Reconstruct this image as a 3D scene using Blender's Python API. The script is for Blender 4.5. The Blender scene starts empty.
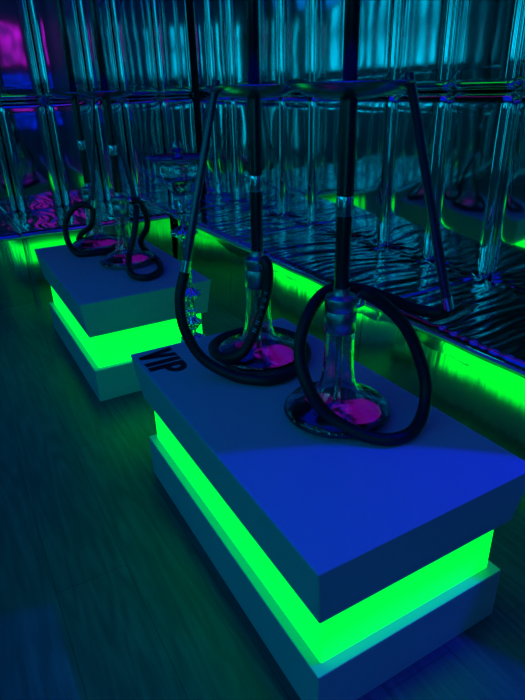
import bpy, bmesh, math, random
from mathutils import Vector, Matrix, noise
PI = math.pi
sc = bpy.context.scene
col = sc.collection
random.seed(4)

# ------------------------------------------------------------------ materials
def new_mat(name):
    m = bpy.data.materials.new(name); m.use_nodes = True
    nt = m.node_tree
    return m, nt, nt.nodes['Principled BSDF']

def plain(name, c, rough=.5, metal=0., ior=1.5, bump=None, coat=0.):
    m, nt, p = new_mat(name)
    p.inputs['Base Color'].default_value = (*c, 1)
    p.inputs['Roughness'].default_value = rough
    p.inputs['Metallic'].default_value = metal
    p.inputs['IOR'].default_value = ior
    p.inputs['Coat Weight'].default_value = coat
    # slight procedural unevenness of the finish
    tc = nt.nodes.new('ShaderNodeTexCoord')
    nz = nt.nodes.new('ShaderNodeTexNoise'); nz.inputs['Scale'].default_value = 9
    mp = nt.nodes.new('ShaderNodeMapping')
    nt.links.new(tc.outputs['Object'], mp.inputs['Vector']); nt.links.new(mp.outputs['Vector'], nz.inputs['Vector'])
    mr = nt.nodes.new('ShaderNodeMapRange')
    mr.inputs['To Min'].default_value = max(0, rough * .8); mr.inputs['To Max'].default_value = min(1, rough * 1.2)
    nt.links.new(nz.outputs['Fac'], mr.inputs['Value']); nt.links.new(mr.outputs['Result'], p.inputs['Roughness'])
    if bump:
        scale, stretch, strength, dist = bump
        n2 = nt.nodes.new('ShaderNodeTexNoise'); n2.inputs['Scale'].default_value = scale; n2.inputs['Detail'].default_value = 3
        m2 = nt.nodes.new('ShaderNodeMapping'); m2.inputs['Scale'].default_value = stretch
        nt.links.new(tc.outputs['Object'], m2.inputs['Vector']); nt.links.new(m2.outputs['Vector'], n2.inputs['Vector'])
        b = nt.nodes.new('ShaderNodeBump'); b.inputs['Strength'].default_value = strength; b.inputs['Distance'].default_value = dist
        nt.links.new(n2.outputs['Fac'], b.inputs['Height']); nt.links.new(b.outputs['Normal'], p.inputs['Normal'])
    return m

def emit(name, c, s):
    m, nt, p = new_mat(name)
    p.inputs['Base Color'].default_value = (c[0] * .5 + .25, c[1] * .5 + .25, c[2] * .5 + .25, 1)
    p.inputs['Roughness'].default_value = .4
    p.inputs['Emission Color'].default_value = (*c, 1)
    p.inputs['Emission Strength'].default_value = s
    return m

def glass(name, c, rough=0.0, ior=1.45):
    m, nt, p = new_mat(name)
    p.inputs['Base Color'].default_value = (*c, 1)
    p.inputs['Roughness'].default_value = rough
    p.inputs['Transmission Weight'].default_value = 1
    p.inputs['IOR'].default_value = ior
    tc = nt.nodes.new('ShaderNodeTexCoord'); nz = nt.nodes.new('ShaderNodeTexNoise'); nz.inputs['Scale'].default_value = 28
    b = nt.nodes.new('ShaderNodeBump'); b.inputs['Strength'].default_value = .35; b.inputs['Distance'].default_value = .004
    nt.links.new(tc.outputs['Object'], nz.inputs['Vector']); nt.links.new(nz.outputs['Fac'], b.inputs['Height']); nt.links.new(b.outputs['Normal'], p.inputs['Normal'])
    return m

VINYL = (.006, .008, .011)
M = {}
FOIL = (.60, .63, .65)
M['pad'] = plain('pad_vinyl', FOIL, .06, 1, 1.5, bump=(4, (1, 1, .6), .2, .003))
M['seat'] = plain('seat_vinyl', FOIL, .10, 1, 1.5, bump=(22, (.35, 1.3, 1), .1, .004))
M['front'] = plain('front_vinyl', FOIL, .14, 1, 1.5, bump=(26, (1, 1, .12), .3, .004))
M['piping'] = plain('piping_vinyl', (.6, .64, .68), .38, 1)
M['laminate'] = plain('table_laminate', (.50, .47, .55), .42, 0, 1.45)
M['band'] = emit('green_band', (0.0, 1.0, .02), 1.8)
M['letter'] = plain('black_letter', (.006, .006, .008), .3)
M['rubber'] = plain('hose_rubber', (.006, .006, .008), .5)
M['stick'] = plain('mouthpiece_blue_black', (.015, .02, .07), .2, 0, 1.9)  # blue light falling on the sticks is put into the body colour
M['carbon'] = plain('stem_black', (.008, .008, .012), .25, 0, 1.7)
M['chrome'] = plain('chrome', (.75, .78, .8), .12, 1)
M['dark_chrome'] = plain('dark_chrome', (.30, .32, .34), .18, 1)
M['tray'] = plain('tray_metal', (.5, .5, .55), .22, 1)
M['steel'] = plain('brushed_steel', (.42, .45, .46), .32, 1)
M['glass'] = glass('smoky_glass', (.72, .86, .88), 0, 1.85)
M['led'] = emit('magenta_led', (.44, .0, .62), .3)  # magenta light seen in the glass, put in as emission; no lamp there
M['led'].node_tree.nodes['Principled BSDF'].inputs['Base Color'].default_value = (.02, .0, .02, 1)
def glow_pattern(m):
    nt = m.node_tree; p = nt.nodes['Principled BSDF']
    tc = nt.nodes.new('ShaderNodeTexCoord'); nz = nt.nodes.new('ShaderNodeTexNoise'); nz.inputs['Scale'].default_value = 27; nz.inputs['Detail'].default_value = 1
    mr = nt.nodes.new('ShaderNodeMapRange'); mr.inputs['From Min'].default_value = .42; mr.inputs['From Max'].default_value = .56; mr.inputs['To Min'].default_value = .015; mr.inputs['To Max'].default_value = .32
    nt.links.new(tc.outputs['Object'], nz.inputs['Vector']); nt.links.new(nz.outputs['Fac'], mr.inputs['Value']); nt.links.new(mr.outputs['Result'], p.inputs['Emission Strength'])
M['led_dim'] = emit('magenta_led_dim', (.44, .0, .62), .1)  # second, dimmer patch of the same put-in glow
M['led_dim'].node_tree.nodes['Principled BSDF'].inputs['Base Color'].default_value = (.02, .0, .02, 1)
glow_pattern(M['led'])
M['water_dark'] = plain('dark_water', (.03, .004, .03), .05, 0, 1.33)
M['print'] = plain('hose_print', (.6, .65, .7), .5)
M['violet'] = plain('violet_metal', (.42, .22, .85), .25, 1)  # violet reflection on the dish, put into its base colour
M['clay'] = plain('bowl_clay', (.02, .02, .025), .5)
M['wall'] = plain('dark_wall', (.16, .18, .22), .6)
M['ceil'] = plain('dark_ceiling', (.02, .025, .035), .7)
M['cyan'] = emit('cyan_panel', (.0, .54, .80), 2.6)
M['cyan_tall'] = emit('cyan_column', (.0, .58, .80), 3.2)  # glow of the columns added to streak the rounded pad edges
M['bluepanel'] = emit('blue_panel', (.0, .02, 1.0), .6)
M['magpanel2'] = emit('magenta_strip', (.9, .0, .85), .35)
M['magpanel'] = emit('magenta_panel', (.75, .0, .85), .8)

def patchy(m, scale, lo, hi, s_lo, s_hi):
    # a luminous panel whose backlight is uneven
    nt = m.node_tree; p = nt.nodes['Principled BSDF']
    tc = nt.nodes.new('ShaderNodeTexCoord'); mp = nt.nodes.new('ShaderNodeMapping'); mp.inputs['Scale'].default_value = scale
    nz = nt.nodes.new('ShaderNodeTexNoise'); nz.inputs['Scale'].default_value = 1; nz.inputs['Detail'].default_value = 3
    mr = nt.nodes.new('ShaderNodeMapRange'); mr.inputs['From Min'].default_value = lo; mr.inputs['From Max'].default_value = hi
    mr.inputs['To Min'].default_value = s_lo; mr.inputs['To Max'].default_value = s_hi
    L = nt.links.new
    L(tc.outputs['Object'], mp.inputs['Vector']); L(mp.outputs['Vector'], nz.inputs['Vector']); L(nz.outputs['Fac'], mr.inputs['Value']); L(mr.outputs['Result'], p.inputs['Emission Strength'])
patchy(M['cyan'], (2, 3.5, 2.2), .36, .64, .7, 3.8)
patchy(M['bluepanel'], (7, 7, 5), .42, .64, .05, 1.0)
patchy(M['magpanel'], (6, 6, 5), .40, .64, .1, 1.3)

def floor_mat():
    m, nt, p = new_mat('wood_floor')
    L = nt.links.new
    tc = nt.nodes.new('ShaderNodeTexCoord')
    mp = nt.nodes.new('ShaderNodeMapping'); mp.inputs['Rotation'].default_value = (0, 0, PI / 2)
    L(tc.outputs['Object'], mp.inputs['Vector'])
    br = nt.nodes.new('ShaderNodeTexBrick')
    br.inputs['Scale'].default_value = 1; br.inputs['Brick Width'].default_value = 1.3; br.inputs['Row Height'].default_value = .19
    br.inputs['Mortar Size'].default_value = .0018; br.inputs['Color1'].default_value = (.88, .88, .88, 1); br.inputs['Color2'].default_value = (1, 1, 1, 1)
    br.inputs['Mortar'].default_value = (.55, .55, .55, 1)
    L(mp.outputs['Vector'], br.inputs['Vector'])
    m2 = nt.nodes.new('ShaderNodeMapping'); m2.inputs['Scale'].default_value = (9, .9, 1)
    L(tc.outputs['Object'], m2.inputs['Vector'])
    wv = nt.nodes.new('ShaderNodeTexNoise'); wv.inputs['Scale'].default_value = 1.1; wv.inputs['Detail'].default_value = 2
    L(m2.outputs['Vector'], wv.inputs['Vector'])
    mul = nt.nodes.new('ShaderNodeMath'); mul.operation = 'MULTIPLY'; mul.inputs[1].default_value = 55
    L(wv.outputs['Fac'], mul.inputs[0])
    sn = nt.nodes.new('ShaderNodeMath'); sn.operation = 'SINE'; L(mul.outputs[0], sn.inputs[0])
    fine = nt.nodes.new('ShaderNodeTexNoise'); fine.inputs['Scale'].default_value = 6; fine.inputs['Detail'].default_value = 6
    L(m2.outputs['Vector'], fine.inputs['Vector'])
    r1 = nt.nodes.new('ShaderNodeMapRange'); r1.inputs['From Min'].default_value = -1; r1.inputs['To Min'].default_value = .62
    L(sn.outputs[0], r1.inputs['Value'])
    r2 = nt.nodes.new('ShaderNodeMapRange'); r2.inputs['From Min'].default_value = .3; r2.inputs['From Max'].default_value = .7; r2.inputs['To Min'].default_value = .5
    L(fine.outputs['Fac'], r2.inputs['Value'])
    a = nt.nodes.new('ShaderNodeMath'); a.operation = 'MULTIPLY'; L(r1.outputs['Result'], a.inputs[0]); L(r2.outputs['Result'], a.inputs[1])
    mx = nt.nodes.new('ShaderNodeMix'); mx.data_type = 'RGBA'; mx.blend_type = 'MULTIPLY'; mx.inputs[0].default_value = 1
    ramp = nt.nodes.new('ShaderNodeValToRGB')
    ramp.color_ramp.elements[0].color = (.032, .032, .034, 1); ramp.color_ramp.elements[1].color = (.13, .13, .135, 1)
    L(a.outputs[0], ramp.inputs['Fac'])
    L(ramp.outputs['Color'], mx.inputs[6]); L(br.outputs['Color'], mx.inputs[7])
    L(mx.outputs[2], p.inputs['Base Color'])
    p.inputs['Roughness'].default_value = .42
    bp = nt.nodes.new('ShaderNodeBump'); bp.inputs['Strength'].default_value = .25; bp.inputs['Distance'].default_value = .002
    L(a.outputs[0], bp.inputs['Height']); L(bp.outputs['Normal'], p.inputs['Normal'])
    return m
M['floor'] = floor_mat()

# ------------------------------------------------------------------ helpers
def link(name, verts, faces, mat, parent=None, smooth=False, loc=None):
    me = bpy.data.meshes.new(name); me.from_pydata([tuple(v) for v in verts], [], faces); me.update()
    bm = bmesh.new(); bm.from_mesh(me); bmesh.ops.recalc_face_normals(bm, faces=bm.faces); bm.to_mesh(me); bm.free()
    if smooth:
        for p in me.polygons: p.use_smooth = True
        me.set_sharp_from_angle(angle=math.radians(62))
    me.materials.append(mat)
    o = bpy.data.objects.new(name, me); col.objects.link(o)
    if parent: o.parent = parent
    if loc: o.location = loc
    return o

def join(*geos):
    V, F = [], []
    for v, f in geos:
        n = len(V); V += list(v); F += [tuple(i + n for i in q) for q in f]
    return V, F

def box(x0, x1, y0, y1, z0, z1):
    v = [(x, y, z) for z in (z0, z1) for y in (y0, y1) for x in (x0, x1)]
    return v, [(0, 2, 3, 1), (4, 5, 7, 6), (0, 1, 5, 4), (1, 3, 7, 5), (3, 2, 6, 7), (2, 0, 4, 6)]

def frustum(x0, x1, y0, y1, z0, z1, t):   # t: inset of the bottom
    v = [(x0 + t, y0 + t, z0), (x1 - t, y0 + t, z0), (x0 + t, y1 - t, z0), (x1 - t, y1 - t, z0),
         (x0, y0, z1), (x1, y0, z1), (x0, y1, z1), (x1, y1, z1)]
    return v, box(0, 1, 0, 1, 0, 1)[1]

def lathe(prof, seg=48, c=(0, 0)):
    V, F = [], []
    n = len(prof)
    for r, z in prof:
        r = max(r, .0002)
        for k in range(seg):
            a = 2 * PI * k / seg; V.append((c[0] + r * math.cos(a), c[1] + r * math.sin(a), z))
    for i in range(n - 1):
        for k in range(seg):
            k2 = (k + 1) % seg
            F.append((i * seg + k, i * seg + k2, (i + 1) * seg + k2, (i + 1) * seg + k))
    F.append(tuple(range(seg))[::-1]); F.append(tuple((n - 1) * seg + k for k in range(seg)))
    return V, F

def closed_lathe(prof, seg=48):           # profile is a closed loop (a shell of revolution)
    V, F = [], []; n = len(prof)
    for r, z in prof:
        r = max(r, .0002)
        for k in range(seg):
            a = 2 * PI * k / seg; V.append((r * math.cos(a), r * math.sin(a), z))
    for i in range(n):
        j = (i + 1) % n
        for k in range(seg):
            k2 = (k + 1) % seg
            F.append((i * seg + k, i * seg + k2, j * seg + k2, j * seg + k))
    return V, F

def spline(pts, sub=10):
    P = [Vector(p) for p in pts]; out = []
    P = [P[0] * 2 - P[1]] + P + [P[-1] * 2 - P[-2]]
    for i in range(1, len(P) - 2):
        p0, p1, p2, p3 = P[i - 1:i + 3]
        # centripetal-ish Catmull-Rom
        for k in range(sub):
            t = k / sub
            out.append(.5 * ((2 * p1) + (p2 - p0) * t + (2 * p0 - 5 * p1 + 4 * p2 - p3) * t * t + (3 * p1 - p0 - 3 * p2 + p3) * t ** 3))
    out.append(P[-2])
    return out

def tube(path, r, seg=14):
    P = [Vector(p) for p in path]; V, F = [], []
    rr = r if callable(r) else (lambda t: r)
    T0 = (P[1] - P[0]).normalized()
    up = T0.orthogonal().normalized()
    for i, p in enumerate(P):
        T = (P[min(i + 1, len(P) - 1)] - P[max(i - 1, 0)]).normalized()
        up = (up - T * up.dot(T)).normalized(); s = T.cross(up)
        ra = rr(i / (len(P) - 1))
        for k in range(seg):
            a = 2 * PI * k / seg; V.append(p + (up * math.cos(a) + s * math.sin(a)) * ra)
    for i in range(len(P) - 1):
        for k in range(seg):
            k2 = (k + 1) % seg
            F.append((i * seg + k, i * seg + k2, (i + 1) * seg + k2, (i + 1) * seg + k))
    F.append(tuple(range(seg))[::-1]); F.append(tuple((len(P) - 1) * seg + k for k in range(seg)))
    return V, F

def bevel(o, w, seg=3):
    m = o.modifiers.new('bevel', 'BEVEL'); m.width = w; m.segments = seg; m.limit_method = 'ANGLE'

def thing(name, label, cat, loc=(0, 0, 0), group=None):
    o = bpy.data.objects.new(name, None); col.objects.link(o); o.empty_display_size = .05
    o.location = loc; o['label'] = label; o['category'] = cat
    if group: o['group'] = group
    return o

def struct(name, geo, mat, smooth=False):
    o = link(name, geo[0], geo[1], mat, smooth=smooth); o['kind'] = 'structure'; return o

# ------------------------------------------------------------------ the room
XW, YW = 1.74, 4.06
X0, Y0, ZC = -3.2, -3.2, 2.9
struct('floor', box(X0 - .1, XW + .1, Y0 - .1, YW + .1, -.1, 0), M['floor'])
struct('ceiling', box(X0 - .1, XW + .1, Y0 - .1, YW + .1, ZC, ZC + .1), M['ceil'])
struct('wall_right', box(XW, XW + .1, Y0 - .1, YW + .1, 0, ZC), M['wall'])
struct('wall_far', box(X0 - .1, XW, YW, YW + .1, 0, ZC), M['wall'])
struct('wall_left', box(X0 - .1, X0, Y0, YW, 0, ZC), M['wall'])
struct('wall_back', box(X0, XW, Y0 - .1, Y0, 0, ZC), M['wall'])

def light_panel(axis, c, half, z0, z1, mat, label, cat='wall light', group=None):
    # a luminous wall panel in a black frame, on the left (x) or back (y) wall
    t = thing('light_panel', label, cat, (X0 + .001, c, z0) if axis == 'x' else (c, Y0 + .001, z0), group)
    h = z1 - z0; f = .04
    def B(a0, a1, d0, d1, w0, w1):
        return box(d0, d1, a0, a1, w0, w1) if axis == 'x' else box(a0, a1, d0, d1, w0, w1)
    v, fa = join(B(-half, half, 0, .015, 0, h), B(-half, -half + f, .015, .05, 0, h), B(half - f, half, .015, .05, 0, h),
                 B(-half + f, half - f, .015, .05, 0, f), B(-half + f, half - f, .015, .05, h - f, h))
    link('frame', v, fa, M['carbon'], t)
    v, fa = B(-half + f, half - f, .0155, .03, f, h - f)
    link('diffuser', v, fa, mat, t)
    return t
for i, y in enumerate((-.62, .42, 1.46)):
    light_panel('x', y, .34, 1.35, 2.45, M['cyan'], 'tall cyan glowing panel on the left wall, %s of the three' % ('nearest the back corner', 'middle one', 'nearest the far sofa')[i], group='cyan wall panels')
light_panel('y', 1.25, .32, 1.62, 2.32, M['magpanel'], 'magenta glowing panel high on the back wall')
light_panel('y', 1.25, .42, .75, 1.55, M['bluepanel'], 'blue glowing panel on the back wall under the magenta one')
light_panel('y', -1.2, .30, 1.3, 2.3, M['cyan'], 'tall cyan glowing panel alone on the back wall')

light_panel('x', 3.35, .13, .1, 2.4, M['cyan_tall'], 'narrow floor-to-ceiling cyan light column on the left wall beside the far sofa')  # unseen columns, added for bright cyan lines along the pad seams
light_panel('x', -2.3, .13, .1, 2.4, M['cyan_tall'], 'narrow floor-to-ceiling cyan light column on the left wall near the back corner')
light_panel('y', -2.3, .13, .1, 2.4, M['cyan_tall'], 'narrow floor-to-ceiling cyan light column on the back wall')
t = thing('ceiling_strip_light', 'thin magenta strip light along the ceiling over the right sofa', 'strip light', (1.12, 1.2, ZC - .001))
v, f = box(-.05, .05, -2.2, 2.2, -.03, 0); link('housing', v, f, M['carbon'], t)
v, f = box(-.04, .04, -2.18, 2.18, -.045, -.0305); link('diffuser', v, f, M['magpanel2'], t)

# ------------------------------------------------------------------ sofas
SEAT = .447
XF, XB = .95, 1.50          # right sofa: front edge, crease
YF, YB = 3.08, 3.80         # left (far) sofa: front edge, crease
SEAMS_R = [.93 + .323 * k for k in range(-4, 9)] + [3.80]          # seams of the right back
SEAMS_L = [.06 + .315 * k for k in range(-7, 3)] + [.915, 1.21, 1.50]

def axisvals(L, r, n):
    e = [r * (1 - math.cos(PI / 2 * k / 7)) for k in range(7)]
    m = [r + (L - 2 * r) * k / n for k in range(n + 1)]
    return e + m + [L - q for q in reversed(e)]

def pad_geo(w, h, d, r, seed):
    """puffed upholstery pad: u along the width, v up, n out of the wall"""
    U, W = axisvals(w, r, 8), axisvals(h, r, 14)
    V, F = [], []
    for v in W:
        for u in U:
            eu, ev = min(u, w - u), min(v, h - v)
            a = max(0, 1 - eu / r); b = max(0, 1 - ev / r)
            q = math.sqrt(max(0, 1 - min(1, a * a + b * b)))
            puff = (1 - (2 * u / w - 1) ** 2) * (1 - (2 * v / h - 1) ** 4)
            n = (d - r) + r * q + (.0035 if seed < 90 else .0016) * puff
            n += (.0018 if seed < 90 else .0007) * noise.noise(Vector((u * 5 + seed * 3.1, v * 4, seed))) * min(1, eu / r) * min(1, ev / r)
            # pulled folds where the pad is stapled in at its foot
            if seed < 90: n += .0022 * math.sin(u / w * 34 + seed) * math.exp(-v / .04) * min(1, eu / r)
            V.append((u, v, n))
    nu, nv = len(U), len(W)
    for j in range(nv - 1):
        for i in range(nu - 1):
            F.append((j * nu + i, j * nu + i + 1, (j + 1) * nu + i + 1, (j + 1) * nu + i))
    # sides down to the wall
    ring = [i for i in range(nu)] + [j * nu + nu - 1 for j in range(1, nv)] + [(nv - 1) * nu + i for i in range(nu - 2, -1, -1)] + [j * nu for j in range(nv - 2, 0, -1)]
    k0 = len(V)
    for q in ring: V.append((V[q][0], V[q][1], 0))
    n = len(ring)
    for k in range(n): F.append((ring[k], k0 + k, k0 + (k + 1) % n, ring[(k + 1) % n]))
    F.append(tuple(k0 + k for k in range(n)))
    return V, F

def seat_geo(L, D, h, seams, seed, r=.03, amp=1.):
    """seat cushion: u along the sofa, w from front (0) to crease (D), z up. seams: where the back's seams meet the crease"""
    nu, nw = max(24, int(L / .009)), int(D / .012)
    U = [L * i / nu for i in range(nu + 1)]; W = axisvals(D, r, nw)
    V, F = [], []
    for w in W:
        for u in U:
            eu, ew = min(u, L - u), min(w, D - w)
            ra = .012
            a = max(0, 1 - eu / ra); b = max(0, 1 - ew / r)
            z = h - ra * (1 - math.sqrt(max(0, 1 - a * a))) - r * (1 - math.sqrt(max(0, 1 - b * b)))
            k = min(1, ew / r) * min(1, eu / ra)
            z += k * amp * .0055 * noise.noise(Vector((u * 25 + 3 * noise.noise(Vector((u * 2, w * 3, seed))), w * 2.6, seed)))
            z += k * amp * .0018 * noise.noise(Vector((u * 55, w * 4, seed + 7)))
            for s in seams:
                du, dw = u - s, D - w
                rr = math.hypot(du, dw)
                if rr < .3: z += .005 * k * math.sin(9 * math.atan2(dw, du)) * math.exp(-((rr - .07) / .08) ** 2)
            V.append((u, w, z))
    nU, nW = len(U), len(W)
    for j in range(nW - 1):
        for i in range(nU - 1):
            F.append((j * nU + i, j * nU + i + 1, (j + 1) * nU + i + 1, (j + 1) * nU + i))
    ring = [i for i in range(nU)] + [j * nU + nU - 1 for j in range(1, nW)] + [(nW - 1) * nU + i for i in range(nU - 2, -1, -1)] + [j * nU for j in range(nW - 2, 0, -1)]
    k0 = len(V)
    for q in ring: V.append((V[q][0], V[q][1], 0))
    n = len(ring)
    for k in range(n): F.append((ring[k], k0 + k, k0 + (k + 1) % n, ring[(k + 1) % n]))
    F.append(tuple(k0 + k for k in range(n)))
    return V, F

def front_geo(L, H, lean, seed, wav=.003):
    """front panel: u along, v up; out-of-plane n (towards the room), thickness 40 mm behind"""
    nu, nv = int(L / .03), 24
    V, F = [], []
    for j in range(nv + 1):
        for i in range(nu + 1):
            u, v = L * i / nu, H * j / nv
            n = lean * (v / H) + wav * noise.noise(Vector((u * 9, v * 1.2, seed))) + .004 * math.sin(PI * v / H)
            V.append((u, v, n))
    N = nu + 1
    for j in range(nv):
        for i in range(nu): F.append((j * N + i, j * N + i + 1, (j + 1) * N + i + 1, (j + 1) * N + i))
    ring = list(range(N)) + [j * N + nu for j in range(1, nv + 1)] + [nv * N + i for i in range(nu - 1, -1, -1)] + [j * N for j in range(nv - 1, 0, -1)]
    k0 = len(V)
    for q in ring: V.append((V[q][0], V[q][1], -.05))
    n = len(ring)
    for k in range(n): F.append((ring[k], k0 + k, k0 + (k + 1) % n, ring[(k + 1) % n]))
    F.append(tuple(k0 + k for k in range(n)))
    return V, F

ZJ, ZT = 1.162, 2.06
def sofa(which):
    if which == 'R':
        t = thing('sofa', 'long glossy black vinyl banquette along the right wall, behind both tables', 'sofa', (XF, 1.7, 0))
        X = lambda u, v, n: (u, v, n)
    else:
        t = thing('sofa', 'glossy black vinyl banquette across the far end, at left behind the farther table', 'sofa', (-.5, YF, 0))
    bx, by, _ = t.location
    def put(name, geo, mat, f, label=None):
        V = [f(*p) for p in geo[0]]
        V = [(x - bx, y - by, z) for x, y, z in V]
        o = link(name, V, geo[1], mat, t, True)
        if label: o['label'] = label
        return o
    G = .0015
    def far_pads(put, seams):
        wall = YW - .004
        for i in range(len(seams) - 1):
            w = seams[i + 1] - seams[i]
            for z0, z1 in ((SEAT - .06, ZJ), (ZJ, ZT)):
                put('back_pad', pad_geo(w - 2 * G, z1 - z0 - 2 * G, wall - YB, .045, i * 1.7 + 20 + (100 if z0 > 1 else 0) + len(seams)), M['pad'],
                    lambda u, v, n, a=seams[i], z=z0: (a + G + u, wall - n, z + G + v))
    if which == 'R':
        wall, seams = XW - .004, SEAMS_R
        for i in range(len(seams) - 1):
            w = seams[i + 1] - seams[i]
            for z0, z1 in ((SEAT - .06, ZJ), (ZJ, ZT)):
                put('back_pad', pad_geo(w - 2 * G, z1 - z0 - 2 * G, wall - XB, .045, i + (100 if z0 > 1 else 0)), M['pad'],
                    lambda u, v, n, a=seams[i], z=z0: (wall - n, a + G + u, z + G + v))
        for a, b in ((-.36, .96), (.96, 2.21), (2.21, YF)):
            put('seat_cushion', seat_geo(b - a - 2 * G, XB + .02 - XF, .16, [s - a for s in seams], a), M['seat'],
                lambda u, w, z, a=a: (XF + w, a + G + u, SEAT - .16 + z))
        put('seat_cushion', seat_geo(YB + .05 - YF, XB + .02 - XF, .16, [s - YF for s in seams], 9), M['seat'],
            lambda u, w, z: (XF + w, YF + G + u, SEAT - .16 + z), 'corner seat cushion')
        for a, b in ((-.36, 1.05), (1.05, 2.21), (2.21, YF + .02)):
            put('front_panel', front_geo(b - a - 2 * G, SEAT - .031, -.026, a), M['front'],
                lambda u, v, n, a=a: (XF - .022 - n, a + G + u, v))
        far_pads(put, [q for q in SEAMS_L if q > .91])
        path = [(XF - .001 - bx, y - by, SEAT - .026 + .0015 * math.sin(y * 23)) for y in [-.36 + i * (YF + .36) / 80 for i in range(81)]]
        v, f = tube(path, .009, 10); link('piping', v, f, M['piping'], t, True)
    else:
        far_pads(put, [q for q in SEAMS_L if q < .92])
        for a, b in ((-2.1, -1.1), (-1.1, -.03), (-.03, XF - .029)):
            put('seat_cushion', seat_geo(b - a - 2 * G, YB + .02 - YF, .16, [], a + 3, amp=.9), M['seat'],
                lambda u, w, z, a=a: (a + G + u, YF + w, SEAT - .16 + z))
            put('front_panel', front_geo(b - a - 2 * G, SEAT - .031, .0, a, .006), M['front'],
                lambda u, v, n, a=a: (a + G + u, YF - .008 - n, v))
        path = [(x - bx, YF - .008 - by, SEAT - .026 + .0015 * math.sin(x * 23)) for x in [-2.1 + i * (XF + 2.064) / 60 for i in range(61)]]
        v, f = tube(path, .009, 10); link('piping', v, f, M['piping'], t, True)
    return t
sofa('R'); sofa('L')

# ------------------------------------------------------------------ tables
TH = .45
def table(x, y, label, letters):
    W, L = .565, 1.03
    t = thing('hookah_table', label, 'table', (x, y, 0), 'low green-lit hookah tables')
    v, f = box(.019, W - .019, .019, L - .019, 0, .147); bevel(link('plinth', v, f, M['laminate'], t), .002)
    v, f = box(.042, W - .042, .042, L - .042, .147, .298); o = link('light_band', v, f, M['band'], t); bevel(o, .002); o['label'] = 'glowing green acrylic band'
    v, f = frustum(0, W, 0, L, .298, TH, .0195); bevel(link('table_top', v, f, M['laminate'], t), .003)
    if letters:
        h = .0005; z = TH
        geos = []
        def stroke(pts):     # pts: convex polygon in letter space (right, up) -> table: right = -y, up = +x
            n = len(pts)
            V = [(.014 + u * 1.0, 1.014 - r_ * 1.22, z + k * h) for k in (0, 1) for r_, u in pts]
            F = [tuple(range(n))[::-1], tuple(range(n, 2 * n))] + [(i, (i + 1) % n, n + (i + 1) % n, n + i) for i in range(n)]
            geos.append((V, F))
        H = .112
        stroke([(0, H), (.023, H), (.038, 0), (.020, 0)]); stroke([(.037, H), (.059, H), (.038, 0), (.020, 0)])      # V
        stroke([(.063, 0), (.084, 0), (.084, H), (.063, H)])                                                        # I
        stroke([(.090, 0), (.112, 0), (.112, H), (.090, H)])                                                        # P
        c, R, r2 = (.110, H - .034), .034, .015
        N = 12
        for k in range(N):
            a0, a1 = -PI / 2 + PI * k / N, -PI / 2 + PI * (k + 1) / N
            stroke([(c[0] + R * math.cos(q) * 1.05, c[1] + R * math.sin(q)) for q in (a0, a1)] + [(c[0] + r2 * math.cos(q) * 1.05, c[1] + r2 * math.sin(q)) for q in (a1, a0)])
        v, f = join(*geos); o = link('lettering', v, f, M['letter'], t); o['label'] = 'black VIP letters'
    return t
table(0, 0, 'nearest grey hookah table with green glowing band and black VIP letters', True)
table(-.03, 1.576, 'farther grey hookah table with green glowing band, plain top without letters', False)

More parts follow.
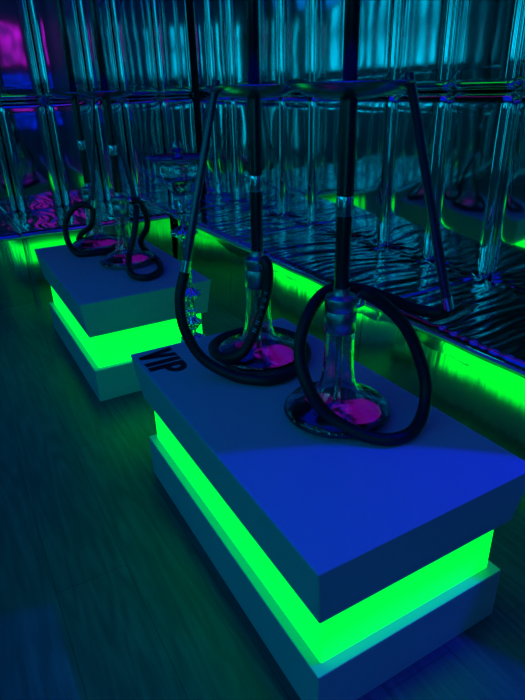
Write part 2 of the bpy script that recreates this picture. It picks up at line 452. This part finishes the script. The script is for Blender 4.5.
# ------------------------------------------------------------------ hookahs
def hookah(name, label, loc, stick, hose_pts, glow_dir, text=None, group='tall black hookahs on the tables'):
    t = thing(name, label, 'hookah', loc, group)
    L = Vector(loc)
    outer = [(.0, .0), (.095, 0), (.118, .004), (.129, .011), (.133, .019), (.130, .027), (.118, .036), (.098, .044), (.075, .052), (.057, .063),
             (.047, .078), (.0405, .105), (.037, .14), (.0352, .19), (.0345, .25), (.0345, .30)]
    th = .0035
    inner = [(r - th, z) for r, z in outer[5:]][::-1] + [(.124, .019), (.116, .010), (.095, .007), (0, .007)]
    inner = [(max(r, 0), max(z - (th if i > 7 and z > .02 else 0), .006)) for i, (r, z) in enumerate(inner)]
    v, f = lathe(outer + inner, 64); f = f[:-2]
    base = link('glass_base', v, f, M['glass'], t, True); base['label'] = 'clear glass bell base'
    v, f = lathe([(0, .0085), (.112, .0085), (.115, .013), (.112, .0165), (0, .0165)], 40); link('water', v, f, M['water_dark'], t, True)
    dx, dy = glow_dir
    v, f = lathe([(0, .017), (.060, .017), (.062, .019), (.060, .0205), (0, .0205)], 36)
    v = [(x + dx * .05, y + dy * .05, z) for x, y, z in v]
    o = link('light_disc', v, f, M['led'], t); o['label'] = 'glowing magenta disc inside the base'  # stands in for magenta light reflected in the base
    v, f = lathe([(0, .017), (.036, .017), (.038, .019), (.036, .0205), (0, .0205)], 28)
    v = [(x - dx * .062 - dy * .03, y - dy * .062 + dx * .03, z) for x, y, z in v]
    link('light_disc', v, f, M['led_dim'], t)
    v, f = lathe([(.008, .03), (.008, .30)], 20); link('down_tube', v, f, M['dark_chrome'], t, True)
    v, f = lathe([(.0355, .228), (.0368, .229), (.0368, .280), (.0364, .2805), (.0364, .2815), (.0368, .282), (.0372, .309), (.036, .313), (.022, .316), (.019, .319), (.0185, .334), (.0, .334)], 48)
    o = link('collar', v, f, M['steel'], t, True); o['label'] = 'dark chrome neck collar'
    v, f = lathe([(.0165, .334), (.0172, .336), (.0172, .495)], 32); link('stem', v, f, M['carbon'], t, True)
    v, f = lathe([(.0178, .495), (.0186, .497), (.0186, .535), (.0178, .537)], 32); o = link('stem_ring', v, f, M['chrome'], t, True); o['label'] = 'chrome ring'
    v, f = lathe([(.0178, .537), (.0178, .722)], 32); link('stem', v, f, M['carbon'], t, True)
    v, f = lathe([(.0135, .722), (.0145, .724), (.0145, .745), (.0135, .75)], 32); o = link('stem_ring', v, f, M['chrome'], t, True)
    tr = [(.013, .722), (.045, .7225), (.080, .729), (.105, .738), (.121, .748), (.1255, .7515), (.1245, .7535), (.119, .7505), (.104, .741), (.080, .732), (.045, .7255), (.013, .725)]
    v, f = closed_lathe(tr, 64); link('tray', v, f, M['tray'], t, True)
    v, f = lathe([(.0125, .75), (.0145, .752), (.0145, 1.145), (.012, 1.16)], 28); o = link('upper_stem', v, f, M['carbon'], t, True)
    v, f = lathe([(r_, z_ + .21) for r_, z_ in [(.014, .95), (.020, .955), (.020, .975), (.034, .995), (.040, 1.02), (.041, 1.035), (.038, 1.036), (.034, 1.015), (0, 1.01)]], 36); link('bowl', v, f, M['clay'], t, True)
    # hose, with its stick mouthpiece
    hp = [Vector(p) - L for p in hose_pts]
    path = spline(hp, 12)
    for q in path: q.z = max(q.z, .0153)
    v, f = tube(path, .0148, 14); hz = link('hose', v, f, M['rubber'], t, True)
    a, b = [Vector(p) - L for p in stick]
    d = (a - b).normalized()
    sp = [b + (a - b) * k / 24 for k in range(25)]
    v, f = tube(sp, lambda q: .0118 - .0025 * q, 16); link('mouthpiece', v, f, M['stick'], hz, True)
    v, f = tube([b - d * .012, b - d * .01, b + d * .022, b + d * .024], lambda q: .0135, 16); o = link('ferrule', v, f, M['chrome'], hz, True); o['label'] = 'chrome ferrule'
    e = hp[-1]; cdir = Vector((e.x, e.y, 0)).normalized()
    v, f = tube([Vector((cdir.x * .03, cdir.y * .03, .29)), Vector((cdir.x * .045, cdir.y * .045, .295)), e + (hp[-2] - e) * .25], .0105, 14)
    link('hose_port', v, f, M['chrome'], t, True)
    if text:
        s, i0, i1, face = text
        # small printed letters laid along the hose, facing the room
        geos = []
        n = len(s); face = Vector(face).normalized()
        for k, ch in enumerate(s):
            if ch == ' ': continue
            q = i0 + (i1 - i0) * k / (n - 1); ii = int(q); p = path[ii].lerp(path[min(ii + 1, len(path) - 1)], q - ii)
            T = (path[min(ii + 2, len(path) - 1)] - path[ii - 2]).normalized()
            N = (face - T * face.dot(T)).normalized(); U = N.cross(T)
            cu = bpy.data.curves.new('t', 'FONT'); cu.body = ch; cu.size = .0145; cu.align_x = 'CENTER'; cu.align_y = 'CENTER'; cu.extrude = .0001; cu.offset = .0004
            ob = bpy.data.objects.new('t', cu); col.objects.link(ob)
            dg = bpy.context.evaluated_depsgraph_get(); me = ob.evaluated_get(dg).to_mesh()
            geos.append(([p + N * .0151 + T * w.co.x + U * w.co.y for w in me.vertices], [tuple(pl.vertices) for pl in me.polygons]))
            bpy.data.objects.remove(ob); bpy.data.curves.remove(cu)
        v, f = join(*geos); o = link('hose_print', v, f, M['print'], hz); o['label'] = 'pale printed letters on the hose'
    return t

S1 = [(0.25, 0.834, 1.215), (0.129, 0.831, 0.752)]
H1 = [(0.126, 0.831, 0.742), (0.103, 0.822, 0.673), (0.101, 0.801, 0.591), (0.135, 0.760, 0.505), (0.198, 0.680, 0.467), (0.266, 0.618, 0.466), (0.354, 0.627, 0.466), (0.445, 0.700, 0.466), (0.485, 0.800, 0.466),
      (0.462, 0.900, 0.466), (0.395, 0.950, 0.466), (0.310, 0.955, 0.466), (0.232, 0.900, 0.472), (0.200, 0.820, 0.482), (0.206, 0.750, 0.492), (0.238, 0.714, 0.520), (0.279, 0.722, 0.568), (0.314, 0.731, 0.634), (0.332, 0.732, 0.698), (0.334, 0.737, 0.752), (0.331, 0.757, 0.765)]
S2 = [(0.424, 0.332, 1.215), (0.598, 0.323, 0.713)]
H2 = [(0.601, 0.323, 0.704), (0.602, 0.340, 0.684), (0.561, 0.39, 0.687), (0.495, 0.428, 0.72), (0.417, 0.463, 0.748), (0.344, 0.469, 0.751), (0.277, 0.445, 0.715), (0.233, 0.416, 0.647), (0.222, 0.360, 0.574), (0.262, 0.330, 0.502),
      (0.314, 0.262, 0.470), (0.374, 0.220, 0.466), (0.450, 0.235, 0.472), (0.503, 0.271, 0.523), (0.5, 0.298, 0.599), (0.467, 0.323, 0.683), (0.42, 0.347, 0.74), (0.385, 0.365, 0.766), (0.372, 0.378, 0.772)]
SA = [(0.335, 2.327, 1.219), (0.257, 2.345, 0.688)]
HA = [(0.257, 2.345, 0.678), (0.191, 2.38, 0.69), (0.126, 2.405, 0.618), (0.112, 2.390, 0.524), (0.130, 2.300, 0.470), (0.20, 2.268, 0.466), (0.31, 2.270, 0.466), (0.405, 2.36, 0.466), (0.415, 2.50, 0.466), (0.33, 2.585, 0.466), (0.21, 2.575, 0.468), (0.205, 2.46, .53), (0.24, 2.385, 0.58), (0.262, 2.39, 0.65), (0.266, 2.405, 0.74)]
SB = [(0.315, 2.075, 1.2), (0.392, 2.040, 0.705)]
HB = [(0.385, 2.035, 0.714), (0.362, 2.0, 0.649), (0.331, 1.977, 0.573), (0.293, 1.946, 0.505), (0.251, 1.797, 0.472), (0.292, 1.718, 0.467), (0.379, 1.782, 0.467), (0.426, 1.935, 0.467), (0.437, 2.123, 0.467), (0.4, 2.083, 0.537), (0.432, 2.064, 0.6), (0.432, 2.053, 0.668), (0.396, 2.042, 0.73), (0.36, 2.032, 0.74)]
h_near = hookah('hookah', 'black hookah nearest the camera on the lettered table, hose looping in the air', (.335, .40, TH), S2, H2, (.58, -.75))
h_coil = hookah('hookah', 'black hookah on the lettered table, its printed hose coiled around the base', (.332, .79, TH), S1, H1, (.58, -.75), ('NN.SUS', 193, 212, (-.61, -.79, .3)))
# the two nearer ones stand a hair out of plumb
for hk, th in ((h_near, .005), (h_coil, .012)):
    hk.rotation_euler = (th * .496, th * .868, 0); hk.location.z += th * .12
hookah('hookah', 'black hookah at the back of the farther table, leftmost of all', (.2664, 2.43, TH), SA, HA, (.7, -.5))
hookah('hookah', 'black hookah at the front of the farther table, hose coiled toward the right', (.3117, 2.045, TH), SB, HB, (.58, -.75))

# the ornate standing hookah between the tables
def ornate(loc):
    t = thing('ornate_hookah', 'tall ornate chrome hookah with a wide dish, standing on the floor between the two tables', 'hookah', loc)
    v, f = lathe([(0, 0), (.085, 0), (.095, .01), (.098, .05), (.085, .10), (.06, .15), (.04, .19), (.03, .22), (.032, .235)], 48); link('vase', v, f, M['dark_chrome'], t, True)
    def knot(z, r, h, n=10):      # fluted cast knot
        V, F = [], []; seg = 60
        pr = [(.012, -h), (.02, -h * .9), (r * .72, -h * .55), (r, -h * .12), (r * .97, h * .12), (r * .62, h * .5), (.018, h * .85), (.012, h)]
        for q, zz in pr:
            for k in range(seg):
                a = 2 * PI * k / seg; rr = q * (1 + .13 * (q / r) ** 2 * math.cos(n * a)); V.append((rr * math.cos(a), rr * math.sin(a), z + zz))
        for i in range(len(pr) - 1):
            for k in range(seg): F.append((i * seg + k, i * seg + (k + 1) % seg, (i + 1) * seg + (k + 1) % seg, (i + 1) * seg + k))
        F.append(tuple(range(seg))[::-1]); F.append(tuple((len(pr) - 1) * seg + k for k in range(seg)))
        return V, F
    for z, r, h in ((.265, .046, .035), (.315, .048, .026), (.385, .036, .030), (.432, .024, .018), (.50, .044, .026), (.735, .046, .026)):
        v, f = knot(z, r, h); link('knot', v, f, M['chrome'], t, True)
    # twisted stem
    V, F = [], []; seg, n = 24, 60
    for i in range(n + 1):
        z = .23 + .62 * i / n
        for k in range(seg):
            a = 2 * PI * k / seg; r = .0125 + .003 * math.cos(4 * (a + z * 45)); V.append((r * math.cos(a), r * math.sin(a), z))
    for i in range(n):
        for k in range(seg): F.append((i * seg + k, i * seg + (k + 1) % seg, (i + 1) * seg + (k + 1) % seg, (i + 1) * seg + k))
    link('stem', V, F, M['chrome'], t, True)
    v, f = lathe([(.012, .80), (.022, .815), (.017, .835), (.026, .85), (.022, .862), (.040, .885), (.058, .925), (.068, .965), (.055, .978), (.02, .982), (0, .982)], 48); link('flared_cup', v, f, M['glass'], t, True)
    v, f = closed_lathe([(.012, .982), (.07, .982), (.098, .985), (.108, .991), (.1085, .994), (.105, .995), (.095, .990), (.07, .9865), (.012, .9865)], 64); link('dish', v, f, M['violet'], t, True)
    v, f = lathe([(.017, .9866), (.021, .994), (.014, 1.002), (.012, 1.008), (.019, 1.014), (.017, 1.03), (.013, 1.042), (.0, 1.043)], 32); link('spindle', v, f, M['dark_chrome'], t, True)
    return t
ornate((.332, 1.325, 0))

# ------------------------------------------------------------------ lights
def area(name, loc, target, sx, sy, c, e):
    l = bpy.data.lights.new(name, 'AREA'); l.shape = 'RECTANGLE'; l.size = sx; l.size_y = sy; l.color = c; l.energy = e
    o = bpy.data.objects.new(name, l); col.objects.link(o); o.location = loc
    o.rotation_euler = (Vector(target) - Vector(loc)).to_track_quat('-Z', 'Y').to_euler()
    return o
area('ceiling_blue_light', (.1, .6, 2.85), (.1, .6, 0), 2.2, 3.2, (.0, .02, 1.0), 16)
area('left_cyan_light', (-3.0, .2, 2.6), (0, .8, .2), 3.4, .4, (.0, .25, .9), 5)
area('wall_washer_light', (-1.9, -.2, 2.7), (-3.2, -.2, .6), 4.5, .15, (.0, .5, .7), 26)  # unseen fill, added so the lower sofa backs reflect a brighter wall
area('back_wall_washer_light', (-.2, -2.2, 2.7), (-.2, -3.2, .6), 4.0, .15, (.0, .06, .8), 8)  # unseen fill, added to brighten the back wall in reflections
sp = bpy.data.lights.new('blue_spot', 'SPOT'); sp.color = (.005, .0, 1.0); sp.energy = 130; sp.spot_size = math.radians(27); sp.spot_blend = .06; sp.shadow_soft_size = .015
so = bpy.data.objects.new('blue_spot', sp); col.objects.link(so)
lp = Vector((1.47, -.40, 2.12)); tg = Vector((.25, -.02, .45))
zd = (lp - tg).normalized(); edge = Vector((.823, -.568, 0))
xa = zd.cross(edge).normalized(); ya = zd.cross(xa)
mm = Matrix((xa, ya, zd)).transposed().to_4x4(); mm.translation = lp
so.matrix_world = mm @ Matrix.Diagonal((.52, 1, 1, 1))

w = bpy.data.worlds.new('World'); sc.world = w; w.use_nodes = True
w.node_tree.nodes['Background'].inputs['Color'].default_value = (0, .01, .03, 1)
w.node_tree.nodes['Background'].inputs['Strength'].default_value = .1

# ------------------------------------------------------------------ camera
cd = bpy.data.cameras.new('camera'); co = bpy.data.objects.new('camera', cd); col.objects.link(co)
r = Vector((0.86794313, -0.4959103, -0.02734417)); u = Vector((0.23212795, 0.35636679, 0.90505211)); fw = Vector((0.43908011, 0.79188111, -0.42442074))
m = Matrix(((r.x, u.x, -fw.x, -.40641), (r.y, u.y, -fw.y, -.56331), (r.z, u.z, -fw.z, 1.19684), (0, 0, 0, 1)))
co.matrix_world = m
cd.sensor_fit = 'AUTO'; cd.sensor_width = 36; cd.lens = 558.485 / 700 * 36; cd.clip_start = .02
sc.camera = co
sc.view_settings.view_transform = 'Standard'; sc.view_settings.look = 'None'; sc.view_settings.exposure = 0; sc.view_settings.gamma = 1
sc.cycles.max_bounces = 12; sc.cycles.transmission_bounces = 10; sc.cycles.glossy_bounces = 6
sc.cycles.sample_clamp_indirect = 4
